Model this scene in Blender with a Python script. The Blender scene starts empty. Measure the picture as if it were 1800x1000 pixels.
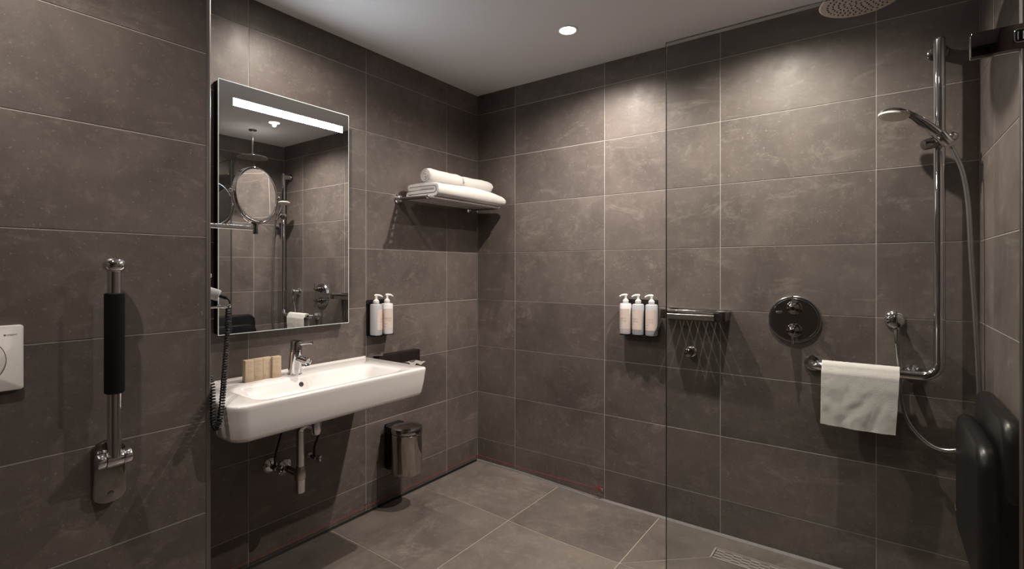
import bpy, bmesh, math, random
from mathutils import Vector, Matrix, noise
random.seed(7)
PI = math.pi
scn = bpy.context.scene
COL = scn.collection

# ------------------------------------------------------------------ camera
FPX, CXP, HY, TH = 888.05, 889.55, 473.5, 0.6348
cam_d = bpy.data.cameras.new('camera')
cam = bpy.data.objects.new('camera', cam_d); COL.objects.link(cam)
cam.location = (2.11, -2.548, 1.246)
cam.rotation_euler = (PI/2, 0, TH)
cam_d.sensor_fit = 'HORIZONTAL'; cam_d.sensor_width = 36.0
cam_d.lens = 36.0*FPX/1800.0
cam_d.shift_x = (900-CXP)/1800.0
cam_d.shift_y = (HY-500)/1800.0
cam_d.clip_start = 0.02
scn.camera = cam

# ------------------------------------------------------------------ world, lights, exposure
w = bpy.data.worlds.new('world'); scn.world = w; w.use_nodes = True
w.node_tree.nodes['Background'].inputs[0].default_value = (0.9, 0.92, 1.0, 1)
w.node_tree.nodes['Background'].inputs[1].default_value = 0.02
scn.view_settings.view_transform = 'Standard'
scn.view_settings.look = 'None'
scn.view_settings.gamma = 1.0
scn.view_settings.use_curve_mapping = False
scn.view_settings.exposure = 0.0
WARM = (1.0, 0.89, 0.785)
# position, watts, beam angle of each recessed ceiling spot
CEIL = 2.378
SPOTS = [((0.927, -0.45), 112, 155, 'recessed round ceiling spotlight above the open floor near the towel shelf corner'),
         ((1.731, -0.47), 112, 155, 'recessed round ceiling spotlight inside the shower beside the rain shower arm'),
         ((0.33, -1.36), 34, 155, 'recessed round ceiling spotlight above the washbasin mirror'),
         ((0.84, -2.42), 54, 162, 'recessed round ceiling spotlight facing the fold-up grab rail wall'),
         ((1.95, -1.55), 5, 150, 'unseen ceiling spotlight added for fill outside the shower screen by the right wall')]  # last spot is an added fill lamp, out of view
LED_STRENGTH = 75.0

# ------------------------------------------------------------------ materials
def nt(name):
    m = bpy.data.materials.new(name); m.use_nodes = True
    return m, m.node_tree, m.node_tree.nodes['Principled BSDF']
def simple(name, col, rough=0.5, metal=0.0, spec=0.5, bump=None, coat=0.0, var=0.0):
    """plain surface; procedural noise drives a slight colour and relief variation"""
    m, t, b = nt(name)
    b.inputs['Base Color'].default_value = (*col, 1)
    b.inputs['Roughness'].default_value = rough
    b.inputs['Metallic'].default_value = metal
    b.inputs['Specular IOR Level'].default_value = spec
    b.inputs['Coat Weight'].default_value = coat
    if bump or var:
        geo = t.nodes.new('ShaderNodeNewGeometry')
        n = t.nodes.new('ShaderNodeTexNoise'); n.inputs['Scale'].default_value = (bump or (60, 0, 0))[0]
        n.inputs['Detail'].default_value = 3
        t.links.new(geo.outputs['Position'], n.inputs['Vector'])
        if bump:
            bp = t.nodes.new('ShaderNodeBump'); bp.inputs['Strength'].default_value = bump[1]; bp.inputs['Distance'].default_value = bump[2]
            t.links.new(n.outputs['Fac'], bp.inputs['Height']); t.links.new(bp.outputs['Normal'], b.inputs['Normal'])
        if var:
            mx = t.nodes.new('ShaderNodeMix'); mx.data_type = 'RGBA'
            mx.inputs[6].default_value = (*[c*(1-var) for c in col], 1); mx.inputs[7].default_value = (*[min(1, c*(1+var)) for c in col], 1)
            t.links.new(n.outputs['Fac'], mx.inputs[0]); t.links.new(mx.outputs[2], b.inputs['Base Color'])
    return m
def tile_mat(name, dark, light, pale, rough):
    m, t, b = nt(name)
    N, L = t.nodes, t.links
    geo = N.new('ShaderNodeNewGeometry'); oi = N.new('ShaderNodeObjectInfo')
    mul = N.new('ShaderNodeMath'); mul.operation = 'MULTIPLY'; mul.inputs[1].default_value = 41.0
    L.new(oi.outputs['Random'], mul.inputs[0])
    add = N.new('ShaderNodeVectorMath'); add.operation = 'ADD'
    cmb = N.new('ShaderNodeCombineXYZ')
    for k in range(3): L.new(mul.outputs[0], cmb.inputs[k])
    L.new(geo.outputs['Position'], add.inputs[0]); L.new(cmb.outputs[0], add.inputs[1])
    def noi(scale, detail, rgh, vec=add.outputs[0], dist=0.0):
        n = N.new('ShaderNodeTexNoise'); n.inputs['Scale'].default_value = scale; n.inputs['Detail'].default_value = detail
        n.inputs['Roughness'].default_value = rgh; n.inputs['Distortion'].default_value = dist
        L.new(vec, n.inputs['Vector']); return n.outputs['Fac']
    def rng(fac, a, bb, c=0.0, d=1.0):
        r = N.new('ShaderNodeMapRange'); r.inputs[1].default_value = a; r.inputs[2].default_value = bb
        r.inputs[3].default_value = c; r.inputs[4].default_value = d; L.new(fac, r.inputs[0]); return r.outputs[0]
    def mix(fac, a, bb):
        x = N.new('ShaderNodeMix'); x.data_type = 'RGBA'; L.new(fac, x.inputs[0])
        for sock, v in ((x.inputs[6], a), (x.inputs[7], bb)):
            if isinstance(v, tuple): sock.default_value = (*v, 1)
            else: L.new(v, sock)
        return x.outputs[2]
    def mulv(a, bb):
        q = N.new('ShaderNodeMath'); q.operation = 'MULTIPLY'; L.new(a, q.inputs[0])
        if isinstance(bb, float): q.inputs[1].default_value = bb
        else: L.new(bb, q.inputs[1])
        return q.outputs[0]
    cloud = noi(2.6, 9, 0.62, dist=0.4)
    base = mix(rng(cloud, 0.34, 0.66), dark, light)
    # pale dusty smears, drawn out sideways
    mp = N.new('ShaderNodeMapping'); mp.inputs['Scale'].default_value = (1.0, 1.0, 2.6); mp.inputs['Rotation'].default_value = (0.35, 0.35, 0.0)
    L.new(add.outputs[0], mp.inputs['Vector'])
    smear = mulv(rng(noi(3.2, 10, 0.80, mp.outputs[0], 0.9), 0.55, 0.79), 0.60)
    base = mix(smear, base, pale)
    # fine pits and flecks
    mott = mulv(rng(noi(22, 8, 0.7), 0.52, 0.82), 0.28)
    base = mix(mott, base, pale)
    fleck = mulv(rng(noi(120, 2, 0.5), 0.66, 0.74), 0.40)
    base = mix(fleck, base, pale)
    pit = mulv(rng(noi(60, 4, 0.65), 0.62, 0.76), 0.35)
    base = mix(pit, base, tuple(c*0.45 for c in dark))
    # each tile a shade of its own
    hv = N.new('ShaderNodeHueSaturation'); L.new(base, hv.inputs['Color']); L.new(rng(oi.outputs['Random'], 0, 1, 0.86, 1.14), hv.inputs['Value'])
    L.new(hv.outputs[0], b.inputs['Base Color'])
    L.new(rng(noi(7, 6, 0.6), 0.3, 0.7, rough-0.07, rough+0.10), b.inputs['Roughness'])
    bp = N.new('ShaderNodeBump'); bp.inputs['Strength'].default_value = 0.22; bp.inputs['Distance'].default_value = 0.002
    L.new(noi(70, 6, 0.65), bp.inputs['Height']); L.new(bp.outputs['Normal'], b.inputs['Normal'])
    return m
def glass_mat():
    m = bpy.data.materials.new('clear_glass'); m.use_nodes = True
    t = m.node_tree; N, L = t.nodes, t.links
    N.remove(N['Principled BSDF'])
    out = N['Material Output']
    lw = N.new('ShaderNodeLayerWeight'); lw.inputs[0].default_value = 0.5
    pw = N.new('ShaderNodeMath'); pw.operation = 'POWER'; pw.inputs[1].default_value = 5.0; L.new(lw.outputs['Facing'], pw.inputs[0])
    ma = N.new('ShaderNodeMath'); ma.operation = 'MULTIPLY_ADD'; ma.inputs[1].default_value = 0.96; ma.inputs[2].default_value = 0.04; L.new(pw.outputs[0], ma.inputs[0])
    tr = N.new('ShaderNodeBsdfTransparent'); tr.inputs[0].default_value = (0.915, 0.93, 0.92, 1)
    gl = N.new('ShaderNodeBsdfGlossy'); gl.inputs['Roughness'].default_value = 0.0
    mx = N.new('ShaderNodeMixShader'); L.new(ma.outputs[0], mx.inputs[0]); L.new(tr.outputs[0], mx.inputs[1]); L.new(gl.outputs[0], mx.inputs[2])
    L.new(mx.outputs[0], out.inputs[0])
    return m
def emit(name, col, s):
    m = bpy.data.materials.new(name); m.use_nodes = True
    t = m.node_tree; t.nodes.remove(t.nodes['Principled BSDF'])
    e = t.nodes.new('ShaderNodeEmission'); e.inputs[0].default_value = (*col, 1); e.inputs[1].default_value = s
    t.links.new(e.outputs[0], t.nodes['Material Output'].inputs[0]); return m

M = {}
M['tile'] = tile_mat('taupe_wall_tile', (0.080, 0.066, 0.061), (0.133, 0.111, 0.102), (0.32, 0.28, 0.25), 0.46)
M['ftile'] = tile_mat('taupe_floor_tile', (0.100, 0.085, 0.077), (0.165, 0.141, 0.126), (0.36, 0.315, 0.28), 0.42)
M['grout'] = simple('pale_grout', (0.38, 0.36, 0.345), 0.85, bump=(300, 0.3, 0.001), var=0.12)
M['fgrout'] = simple('sand_grout', (0.38, 0.335, 0.285), 0.85, bump=(300, 0.3, 0.001), var=0.12)
M['seal'] = simple('grey_sealant', (0.135, 0.13, 0.13), 0.6, var=0.25)
M['paint'] = simple('ceiling_paint', (0.70, 0.69, 0.70), 0.9, bump=(220, 0.25, 0.002))
M['chrome'] = simple('chrome', (0.72, 0.72, 0.74), 0.06, 1.0)
M['satin'] = simple('brushed_steel', (0.55, 0.52, 0.49), 0.28, 1.0)
M['dchrome'] = simple('darkened_chrome', (0.30, 0.285, 0.28), 0.10, 1.0)  # dark tone; on the rail wall plate it stands in for dim reflections
M['bin'] = simple('polished_bin_steel', (0.46, 0.43, 0.41), 0.08, 1.0)
M['drain'] = simple('dull_drain_steel', (0.36, 0.335, 0.31), 0.5, 0.25)
M['clamp'] = simple('chrome_dark_reflection', (0.16, 0.14, 0.135), 0.05, 1.0)  # polished chrome with its dark reflection put into the base colour
M['facep'] = simple('satin_chrome_plate', (0.50, 0.50, 0.52), 0.16, 1.0)
M['alu'] = simple('anodised_aluminium', (0.26, 0.245, 0.24), 0.42, 1.0)
M['ceramic'] = simple('white_ceramic', (0.72, 0.705, 0.70), 0.12, coat=0.5)
M['wplastic'] = simple('white_plastic', (0.72, 0.71, 0.70), 0.35)
M['gplastic'] = simple('pale_grey_plastic', (0.50, 0.50, 0.51), 0.4)
M['black'] = simple('black_plastic', (0.008, 0.008, 0.009), 0.42, spec=0.3)
M['matt'] = simple('matt_black_metal', (0.005, 0.005, 0.005), 0.6, spec=0.2)
M['foam'] = simple('black_rubber_grip', (0.004, 0.004, 0.0045), 0.7, spec=0.15, bump=(400, 0.2, 0.001))
M['pad'] = simple('black_padded_vinyl', (0.005, 0.005, 0.006), 0.36, spec=0.35, bump=(500, 0.1, 0.0006))
M['mirror'] = simple('mirror_silver', (0.80, 0.82, 0.82), 0.0, 1.0)
M['medge'] = simple('polished_glass_edge', (0.74, 0.86, 0.87), 0.2, 0.1)
M['led'] = emit('led_strip_light', (0.86, 0.93, 1.0), LED_STRENGTH)
M['lamp'] = emit('lamp_lens_light', (1.0, 0.86, 0.66), 30.0)
M['towel'] = simple('white_terry_towel', (0.72, 0.70, 0.68), 0.95, spec=0.1, bump=(650, 0.9, 0.004), var=0.06)
M['kraft'] = simple('kraft_cardboard', (0.46, 0.36, 0.26), 0.8, bump=(500, 0.15, 0.0006), var=0.10)
M['print'] = simple('brown_print', (0.20, 0.135, 0.085), 0.8)
M['bottle'] = simple('translucent_grey_bottle', (0.40, 0.42, 0.45), 0.32, coat=0.2)
M['bottlew'] = simple('milky_white_bottle', (0.66, 0.64, 0.66), 0.32, coat=0.2)
M['label'] = simple('blush_paper_label', (0.60, 0.515, 0.475), 0.6, bump=(40, 0.0, 0.001), var=0.06)
M['ink'] = simple('soft_brown_ink', (0.27, 0.18, 0.16), 0.7)
M['dink'] = simple('dark_ink', (0.10, 0.08, 0.08), 0.7)
M['red'] = simple('red_nylon_cord', (0.30, 0.010, 0.026), 0.5)
M['glass'] = glass_mat()
M['gedge'] = simple('dark_glass_edge', (0.035, 0.045, 0.042), 0.2)
M['hose'] = simple('grey_metal_hose', (0.42, 0.42, 0.43), 0.22, 0.9)
M['cream'] = simple('cream_spray_plate', (0.70, 0.66, 0.58), 0.4)
M['nozzle'] = simple('dark_spray_nozzle', (0.02, 0.02, 0.02), 0.6)
M['plate'] = simple('dull_spray_steel', (0.46, 0.43, 0.40), 0.35, 0.55)

# ------------------------------------------------------------------ builders
def V(*a): return Vector(a)
def root_of(o):
    while o.parent: o = o.parent
    return o
def tag(o, label=None, cat=None, group=None, kind=None):
    if label: o['label'] = label
    if cat: o['category'] = cat
    if group: o['group'] = group
    if kind: o['kind'] = kind
    return o
def thing(name, loc, label, cat, group=None, kind=None):
    o = bpy.data.objects.new(name, None); COL.objects.link(o); o.location = loc
    o.empty_display_size = 0.05
    return tag(o, label, cat, group, kind)
def obj(name, bm, mat, parent=None, angle=35, label=None):
    """link a bmesh given in world coordinates as one mesh object (under its thing)"""
    me = bpy.data.meshes.new(name)
    bmesh.ops.recalc_face_normals(bm, faces=bm.faces)
    if parent:
        off = root_of(parent).location
        bmesh.ops.translate(bm, verts=bm.verts, vec=-off)
    bm.to_mesh(me); bm.free()
    me.shade_smooth(); me.set_sharp_from_angle(angle=math.radians(angle))
    me.materials.append(mat)
    o = bpy.data.objects.new(name, me); COL.objects.link(o)
    if parent: o.parent = parent
    if label: o['label'] = label
    return o
def solo(name, bm, mat, label, cat, group=None, kind=None, angle=35):
    return tag(obj(name, bm, mat, None, angle), label, cat, group, kind)
def B(): return bmesh.new()
def frame(d):
    d = Vector(d).normalized()
    a = Vector((0, 0, 1)) if abs(d.z) < 0.95 else Vector((1, 0, 0))
    u = a.cross(d).normalized(); return u, d.cross(u).normalized(), d
def box(bm, a, b, bev=0.0, seg=2):
    x0, y0, z0 = a; x1, y1, z1 = b
    c = ((x0+x1)/2, (y0+y1)/2, (z0+z1)/2)
    r = bmesh.ops.create_cube(bm, size=1.0, matrix=Matrix.Translation(c) @ Matrix.Diagonal((abs(x1-x0), abs(y1-y0), abs(z1-z0), 1)))
    if bev:
        es = list({e for v in r['verts'] for e in v.link_edges})
        bmesh.ops.bevel(bm, geom=es, offset=bev, segments=seg, affect='EDGES', profile=0.5)
    return bm
def lathe(bm, p, d, prof, seg=28, cap=True):
    """prof: (distance along d, radius) pairs"""
    u, v, d = frame(d); p = Vector(p); rings = []
    for t, r in prof:
        if r < 1e-6: rings.append([bm.verts.new(p+d*t)])
        else: rings.append([bm.verts.new(p+d*t+(u*math.cos(2*PI*k/seg)+v*math.sin(2*PI*k/seg))*r) for k in range(seg)])
    for A, C in zip(rings, rings[1:]):
        for k in range(seg):
            k2 = (k+1) % seg
            if len(A) == 1 and len(C) == 1: continue
            if len(A) == 1: bm.faces.new((A[0], C[k], C[k2]))
            elif len(C) == 1: bm.faces.new((A[k], A[k2], C[0]))
            else: bm.faces.new((A[k], A[k2], C[k2], C[k]))
    if cap:
        for R in (rings[0], rings[-1]):
            if len(R) > 2: bm.faces.new(R)
    return bm
def cyl(bm, a, b, r, r2=None, seg=24, bev=0.0):
    a, b = Vector(a), Vector(b); h = (b-a).length; r2 = r if r2 is None else r2
    prof = [(0, r), (h, r2)] if not bev else [(0, r-bev), (bev*0.3, r-bev*0.3), (bev, r), (h-bev, r2), (h-bev*0.3, r2-bev*0.3), (h, r2-bev)]
    return lathe(bm, a, b-a, prof, seg)
def ball(bm, c, r, seg=24, rings=14, squash=1.0):
    m = Matrix.Translation(c) @ Matrix.Diagonal((1, 1, squash, 1))
    bmesh.ops.create_uvsphere(bm, u_segments=seg, v_segments=rings, radius=r, matrix=m); return bm
def spline(pts, n=8):
    pts = [Vector(p) for p in pts]; P = [2*pts[0]-pts[1]]+pts+[2*pts[-1]-pts[-2]]; out = []
    for i in range(1, len(P)-2):
        for k in range(n):
            t = k/n; a, b, c, d = P[i-1], P[i], P[i+1], P[i+2]
            out.append(0.5*((2*b)+(c-a)*t+(2*a-5*b+4*c-d)*t*t+(3*b-a-3*c+d)*t**3))
    out.append(pts[-1]); return out
def tube(bm, path, r, seg=12, cap=True):
    path = [Vector(p) for p in path]; n = len(path); rad = r if isinstance(r, (list, tuple)) else [r]*n
    T = [(path[min(i+1, n-1)]-path[max(i-1, 0)]).normalized() for i in range(n)]
    u, v, _ = frame(T[0]); rings = []
    for i in range(n):
        u = (u-T[i]*u.dot(T[i])).normalized(); v = T[i].cross(u)
        rings.append([bm.verts.new(path[i]+(u*math.cos(2*PI*k/seg)+v*math.sin(2*PI*k/seg))*rad[i]) for k in range(seg)])
    for A, C in zip(rings, rings[1:]):
        for k in range(seg):
            bm.faces.new((A[k], A[(k+1) % seg], C[(k+1) % seg], C[k]))
    if cap: bm.faces.new(rings[0]); bm.faces.new(rings[-1])
    return bm
def rrect(x0, x1, y0, y1, rs, n=8):
    """rounded rectangle outline; rs = radii at (x1,y1), (x0,y1), (x0,y0), (x1,y0)"""
    out = []
    for (cx, cy, sx, sy, a0), r in zip(((x1, y1, -1, -1, 0), (x0, y1, 1, -1, PI/2), (x0, y0, 1, 1, PI), (x1, y0, -1, 1, 1.5*PI)), rs):
        for k in range(n+1):
            a = a0+PI/2*k/n
            out.append((cx+sx*r+r*math.cos(a), cy+sy*r+r*math.sin(a)))
    return out
def loft(bm, rings, cap0=True, cap1=True):
    R = [[bm.verts.new(p) for p in ring] for ring in rings]; n = len(R[0])
    for A, C in zip(R, R[1:]):
        for k in range(n): bm.faces.new((A[k], A[(k+1) % n], C[(k+1) % n], C[k]))
    if cap0: bm.faces.new(R[0])
    if cap1: bm.faces.new(R[-1])
    return bm
def slab(bm, outline, to3, t0, t1, bev=0.0):
    """extrude a 2-D outline from depth t0 to t1; to3(a, b, t) maps to space; bev rounds the t1 rim"""
    cx = sum(p[0] for p in outline)/len(outline); cy = sum(p[1] for p in outline)/len(outline)
    def ring(t, ins):
        rr = []
        for a, b in outline:
            d = math.hypot(a-cx, b-cy) or 1
            rr.append(to3(a-(a-cx)/d*ins, b-(b-cy)/d*ins, t))
        return rr
    rings = [ring(t0, 0)]
    if bev:
        s = 1 if t1 > t0 else -1
        rings += [ring(t1-s*bev, 0), ring(t1-s*bev*0.3, bev*0.3), ring(t1, bev)]
    else: rings.append(ring(t1, 0))
    return loft(bm, rings)

# ------------------------------------------------------------------ room shell
def shell(name, a, b, mat, label, cat):
    bm = B(); box(bm, a, b); return solo(name, bm, mat, label, cat, kind='structure')
YF = -3.3; XR = 2.413; XP = 0.34; YP = -1.786; G = 0.0030; REC = 0.0014
wall_back = shell('wall_back', (-0.1, REC, -0.1), (XR+0.1, 0.1, CEIL+0.02), M['grout'], 'taupe tiled wall behind the soap bottles and shower fittings', 'wall')
wall_left = shell('wall_left', (-0.1, YP-0.05, -0.1), (-REC, 0.0, CEIL+0.02), M['grout'], 'taupe tiled wall behind the washbasin, mirror and towel shelf', 'wall')
wall_right = shell('wall_right', (XR+REC, YF, -0.1), (XR+0.1, 0.0, CEIL+0.02), M['grout'], 'taupe tiled wall carrying the folded black shower seat', 'wall')
wall_part = shell('wall_partition', (-0.1, YF, -0.1), (XP-REC, YP-REC, CEIL+0.02), M['grout'], 'proud taupe tiled wall with flush plate and fold-up grab rail', 'wall')
wall_front = shell('wall_front', (-0.1, YF-0.1, -0.1), (XR+0.1, YF-REC, CEIL+0.02), M['grout'], 'taupe tiled wall opposite the shower', 'wall')
ceiling = shell('ceiling', (-0.1, YF-0.1, CEIL), (XR+0.1, 0.1, CEIL+0.1), M['paint'], 'white painted bathroom ceiling with recessed spotlights', 'ceiling')

TILE_CACHE = {}
def tile(parent, mat, kind, w, h, centre):
    key = (kind, round(w, 4), round(h, 4), mat.name)
    me = TILE_CACHE.get(key)
    if not me:
        bm = B(); t = 0.008; a, b = w/2-G/2, h/2-G/2
        if kind == 'y': box(bm, (-a, -t/2, -b), (a, t/2, b), 0.0009, 1)
        elif kind == 'x': box(bm, (-t/2, -a, -b), (t/2, a, b), 0.0009, 1)
        me = bpy.data.meshes.new('tile'); bm.to_mesh(me); bm.free(); me.materials.append(mat); TILE_CACHE[key] = me
    o = bpy.data.objects.new('tile', me); COL.objects.link(o); o.location = centre; o.parent = parent
    return o
ROWS = [-0.03, 0.152, 0.452, 0.752, 1.052, 1.352, 1.652, 1.952, 2.252, CEIL]
def tile_wall(parent, kind, plane, sign, cols):
    # tile fronts sit about on the plane, a hair uneven
    for i in range(len(cols)-1):
        for j in range(len(ROWS)-1):
            a, b = cols[i], cols[i+1]; c, d = ROWS[j], ROWS[j+1]
            mid, hm = (a+b)/2, (c+d)/2
            off = plane-sign*0.004+random.uniform(-0.0003, 0.0003)
            loc = (mid, off, hm) if kind == 'y' else (off, mid, hm)
            tile(parent, M['tile'], kind, abs(b-a), d-c, loc)
tile_wall(wall_back, 'y', 0.0, -1, [0.0, 0.303, 0.903, 1.503, 2.103, XR])
tile_wall(wall_left, 'x', 0.0, 1, [0.0, -0.290, -0.890, -1.490, YP])
tile_wall(wall_right, 'x', XR, -1, [0.0, -0.28, -0.88, -1.48, -2.08, -2.68, YF])
tile_wall(wall_part, 'x', XP, 1, [YP, -2.386, -2.986, YF])
tile_wall(wall_part, 'y', YP, 1, [0.0, XP])
tile_wall(wall_front, 'y', YF, 1, [XP, 0.7, 1.3, 1.9, XR])

# floor: tiles laid to a slight fall towards the shower drain
def fz(x): 
    t = min(1, max(0, (x-0.25)/0.7)); return -0.021*t*t*(3-2*t)
bm = B(); box(bm, (-0.1, YF-0.1, -0.14), (XR+0.1, 0.1, -0.060))
floor = solo('floor', bm, M['fgrout'], 'taupe square tiled floor falling towards a slotted drain', 'floor', kind='structure')
def floor_tile(poly):
    n = len(poly); cx = sum(p[0] for p in poly)/n; cy = sum(p[1] for p in poly)/n
    # inset each edge by half a joint
    P = []
    area = sum(poly[i][0]*poly[(i+1) % n][1]-poly[(i+1) % n][0]*poly[i][1] for i in range(n))
    q = poly if area > 0 else poly[::-1]
    for i in range(n):
        a, b, c = Vector(q[i-1]), Vector(q[i]), Vector(q[(i+1) % n])
        d1, d2 = (b-a).normalized(), (c-b).normalized()
        n1, n2 = Vector((-d1.y, d1.x)), Vector((-d2.y, d2.x))
        k = 1+n1.dot(n2)
        P.append(b+(n1+n2)*(0.0022/k))
    bm = B()
    top = [bm.verts.new((p.x, p.y, 0.0)) for p in P]; bm.faces.new(top)
    for k in range(1, 30):          # cut into strips so that the tile follows the fall
        xk = XR*k/30
        bmesh.ops.bisect_plane(bm, geom=bm.verts[:]+bm.edges[:]+bm.faces[:], plane_co=(xk, 0, 0), plane_no=(1, 0, 0))
    rim = [e for e in bm.edges if e.is_boundary]
    ex = bmesh.ops.extrude_edge_only(bm, edges=rim)
    low = {v for v in ex['geom'] if isinstance(v, bmesh.types.BMVert)}
    for v in bm.verts: v.co.z = -0.06 if v in low else fz(v.co.x)
    o = obj('tile', bm, M['ftile'], floor, 30)
    return o
# grout bed just below the tile faces
bm = B()
DX0, DX1, DY0, DY1 = 1.513, 2.213, -0.220, -0.124       # drain recess
cuts = sorted([XR*k/30 for k in range(31)]+[DX0, DX1])
for xa, xb in zip(cuts, cuts[1:]):
    spans = ((YF, DY0), (DY1, 0)) if DX0-1e-6 <= xa and xb <= DX1+1e-6 else ((YF, 0),)
    for ya, yb in spans:
        bm.faces.new([bm.verts.new((x, y, fz(x)-0.0014)) for x, y in ((xa, ya), (xb, ya), (xb, yb), (xa, yb))])
obj('grout_bed', bm, M['fgrout'], floor)
XS = [0.0, 0.617, 1.210, 1.812, XR]; YS = [0.0, -0.502, -1.100, -1.700, -2.300, -2.900, YF]
for i in range(4):
    for j in range(6):
        x0, x1, y1, y0 = XS[i], XS[i+1], YS[j], YS[j+1]
        if x1 <= XP+0.01 and y0 < YP: continue
        if i >= 2 and j == 0: continue
        floor_tile([(x0, y0), (x1, y0), (x1, y1), (x0, y1)])
for poly in ([(1.210, -0.502), (DX0, DY0), (DX0, DY1), (DX1, DY1), (DX1, DY0), (XR, -0.502), (XR, 0), (1.210, 0)],
             [(1.210, -0.502), (1.812, -0.502), (1.812, DY0), (DX0, DY0)],
             [(1.812, -0.502), (XR, -0.502), (DX1, DY0), (1.812, DY0)]):
    floor_tile(poly)
# sealant along the foot of the walls
bm = B()
for k in range(20):
    xa, xb = XR*k/20, XR*(k+1)/20
    a = [bm.verts.new(p) for p in ((xa, 0.0, fz(xa)+0.010), (xa, -0.012, fz(xa)+0.0006), (xb, -0.012, fz(xb)+0.0006), (xb, 0.0, fz(xb)+0.010))]
    bm.faces.new(a)
solo('trim_1', bm, M['seal'], 'grey sealant bead along the foot of the shower wall', 'sealant', kind='structure')
bm = B()
vs = [bm.verts.new(p) for p in ((0, -0.012, 0.010), (0.008, -0.012, 0.0006), (0.008, YP, 0.0006), (0, YP, 0.010))]; bm.faces.new(vs)
solo('trim_2', bm, M['matt'], 'dark sealant joint along the foot of the washbasin wall', 'sealant', kind='structure')
# metal edge profile on the outside corner of the partition
bm = B(); cyl(bm, (XP-0.004, YP-0.004, 0.0), (XP-0.004, YP-0.004, CEIL), 0.0062, seg=16); box(bm, (XP-0.003, YP-0.013, 0.0), (XP+0.0016, YP-0.004, CEIL))
solo('trim_3', bm, M['alu'], 'slim aluminium edge strip on the outer tiled wall corner', 'edge trim', kind='structure')
bm = B(); box(bm, (-0.004, -0.004, 0.0), (0.004, 0.002, CEIL), 0.001, 1)
solo('trim_4', bm, M['seal'], 'dark sealant line in the corner under the towel shelf', 'sealant', kind='structure')
# unseen dark door, added behind the camera for the chrome to reflect
d = thing('door_1', (1.15, YF, 0), 'unseen dark brown door added opposite the shower for chrome reflections', 'door', kind='structure')
bm = B(); box(bm, (1.15, YF+0.0, 0.005), (2.15, YF+0.035, 2.05), 0.002, 1); obj('door_leaf', bm, simple('dark_door_veneer', (0.050, 0.028, 0.020), 0.4, var=0.15), d)
bm = B()
for a, b in (((1.08, YF, 0), (1.15, YF+0.05, 2.12)), ((2.15, YF, 0), (2.22, YF+0.05, 2.12)), ((1.08, YF, 2.05), (2.22, YF+0.05, 2.12))): box(bm, a, b, 0.002, 1)
obj('door_frame', bm, M['matt'], d)
bm = B(); cyl(bm, (2.09, YF+0.035, 1.05), (2.09, YF+0.085, 1.05), 0.010); cyl(bm, (2.095, YF+0.08, 1.05), (1.97, YF+0.08, 1.05), 0.009); obj('door_handle', bm, M['satin'], d)

# ------------------------------------------------------------------ ceiling spots
for (x, y), watt, beam, lab in SPOTS:
    t = thing('ceiling_spotlight', (x, y, CEIL), lab, 'spotlight', 'recessed ceiling spotlights')
    bm = B(); lathe(bm, (x, y, CEIL), (0, 0, -1), [(0.0, 0.050), (0.003, 0.049), (0.004, 0.046), (0.003, 0.039), (0.001, 0.038)], 40)
    obj('trim_ring', bm, M['wplastic'], t)
    bm = B(); lathe(bm, (x, y, CEIL), (0, 0, -1), [(0.0012, 0.038), (0.0030, 0.036), (0.0042, 0.026), (0.0048, 0.0)], 32)
    obj('lens', bm, M['lamp'], t)
    L = bpy.data.lights.new('spot_lamp', 'SPOT'); L.energy = watt; L.color = WARM
    L.spot_size = math.radians(beam); L.spot_blend = 1.0; L.shadow_soft_size = 0.014
    lo = bpy.data.objects.new('spot_lamp', L); COL.objects.link(lo); lo.location = (0, 0, -0.019); lo.parent = t

# ------------------------------------------------------------------ washbasin
WT = 0.800; BX = 0.452; BY0, BY1 = -1.766, -0.898
t = thing('washbasin', (0.0, -1.33, 0.675), 'long white ceramic wall-hung washbasin under the lit mirror', 'washbasin')
def rr3(ins_f, ins_l, ins_r, z, rf, rb=0.004):
    return [(a, b, z) for a, b in rrect(0.0005, BX-ins_f, BY0+ins_l, BY1-ins_r, (rf[1], rb, rb, rf[0]), 10)]
rings = [rr3(0.09, 0.10, 0.10, 0.674, (0.05, 0.04)), rr3(0.028, 0.030, 0.040, 0.674, (0.045, 0.025)),
         rr3(0.018, 0.020, 0.030, 0.676, (0.048, 0.025)), rr3(0.011, 0.013, 0.023, 0.682, (0.05, 0.025)), rr3(0.008, 0.009, 0.019, 0.692, (0.052, 0.025)),
         rr3(0.003, 0.004, 0.008, 0.740, (0.055, 0.026)), rr3(0.0005, 0.001, 0.002, 0.782, (0.055, 0.026)), rr3(0.000, 0.000, 0.000, 0.792, (0.055, 0.026)),
         rr3(0.0012, 0.0012, 0.0012, 0.7975, (0.055, 0.026)), rr3(0.005, 0.005, 0.005, WT, (0.053, 0.024))]
def bowl(ins, z, r=0.06, x0=0.155, x1=0.424, y0=-1.655, y1=-1.010, skew=0.0):
    return [(a, b, z) for a, b in rrect(x0+ins*1.0, x1-ins*0.55, y0+ins*1.6, y1-ins*1.6, (r, r, r, r), 10)]
rings += [bowl(-0.006, WT), bowl(0.000, WT-0.002, 0.058), bowl(0.006, WT-0.009, 0.055), bowl(0.022, WT-0.045, 0.05), bowl(0.034, WT-0.066, 0.05), bowl(0.055, WT-0.078, 0.05), bowl(0.09, WT-0.083, 0.04)]
bm = B(); loft(bm, rings)
obj('basin_body', bm, M['ceramic'], t, 45)
bm = B(); box(bm, (0.0, BY0+0.002, WT-0.004), (0.010, BY1-0.002, WT+0.006), 0.003, 2); obj('back_rim', bm, M['ceramic'], t)
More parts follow.
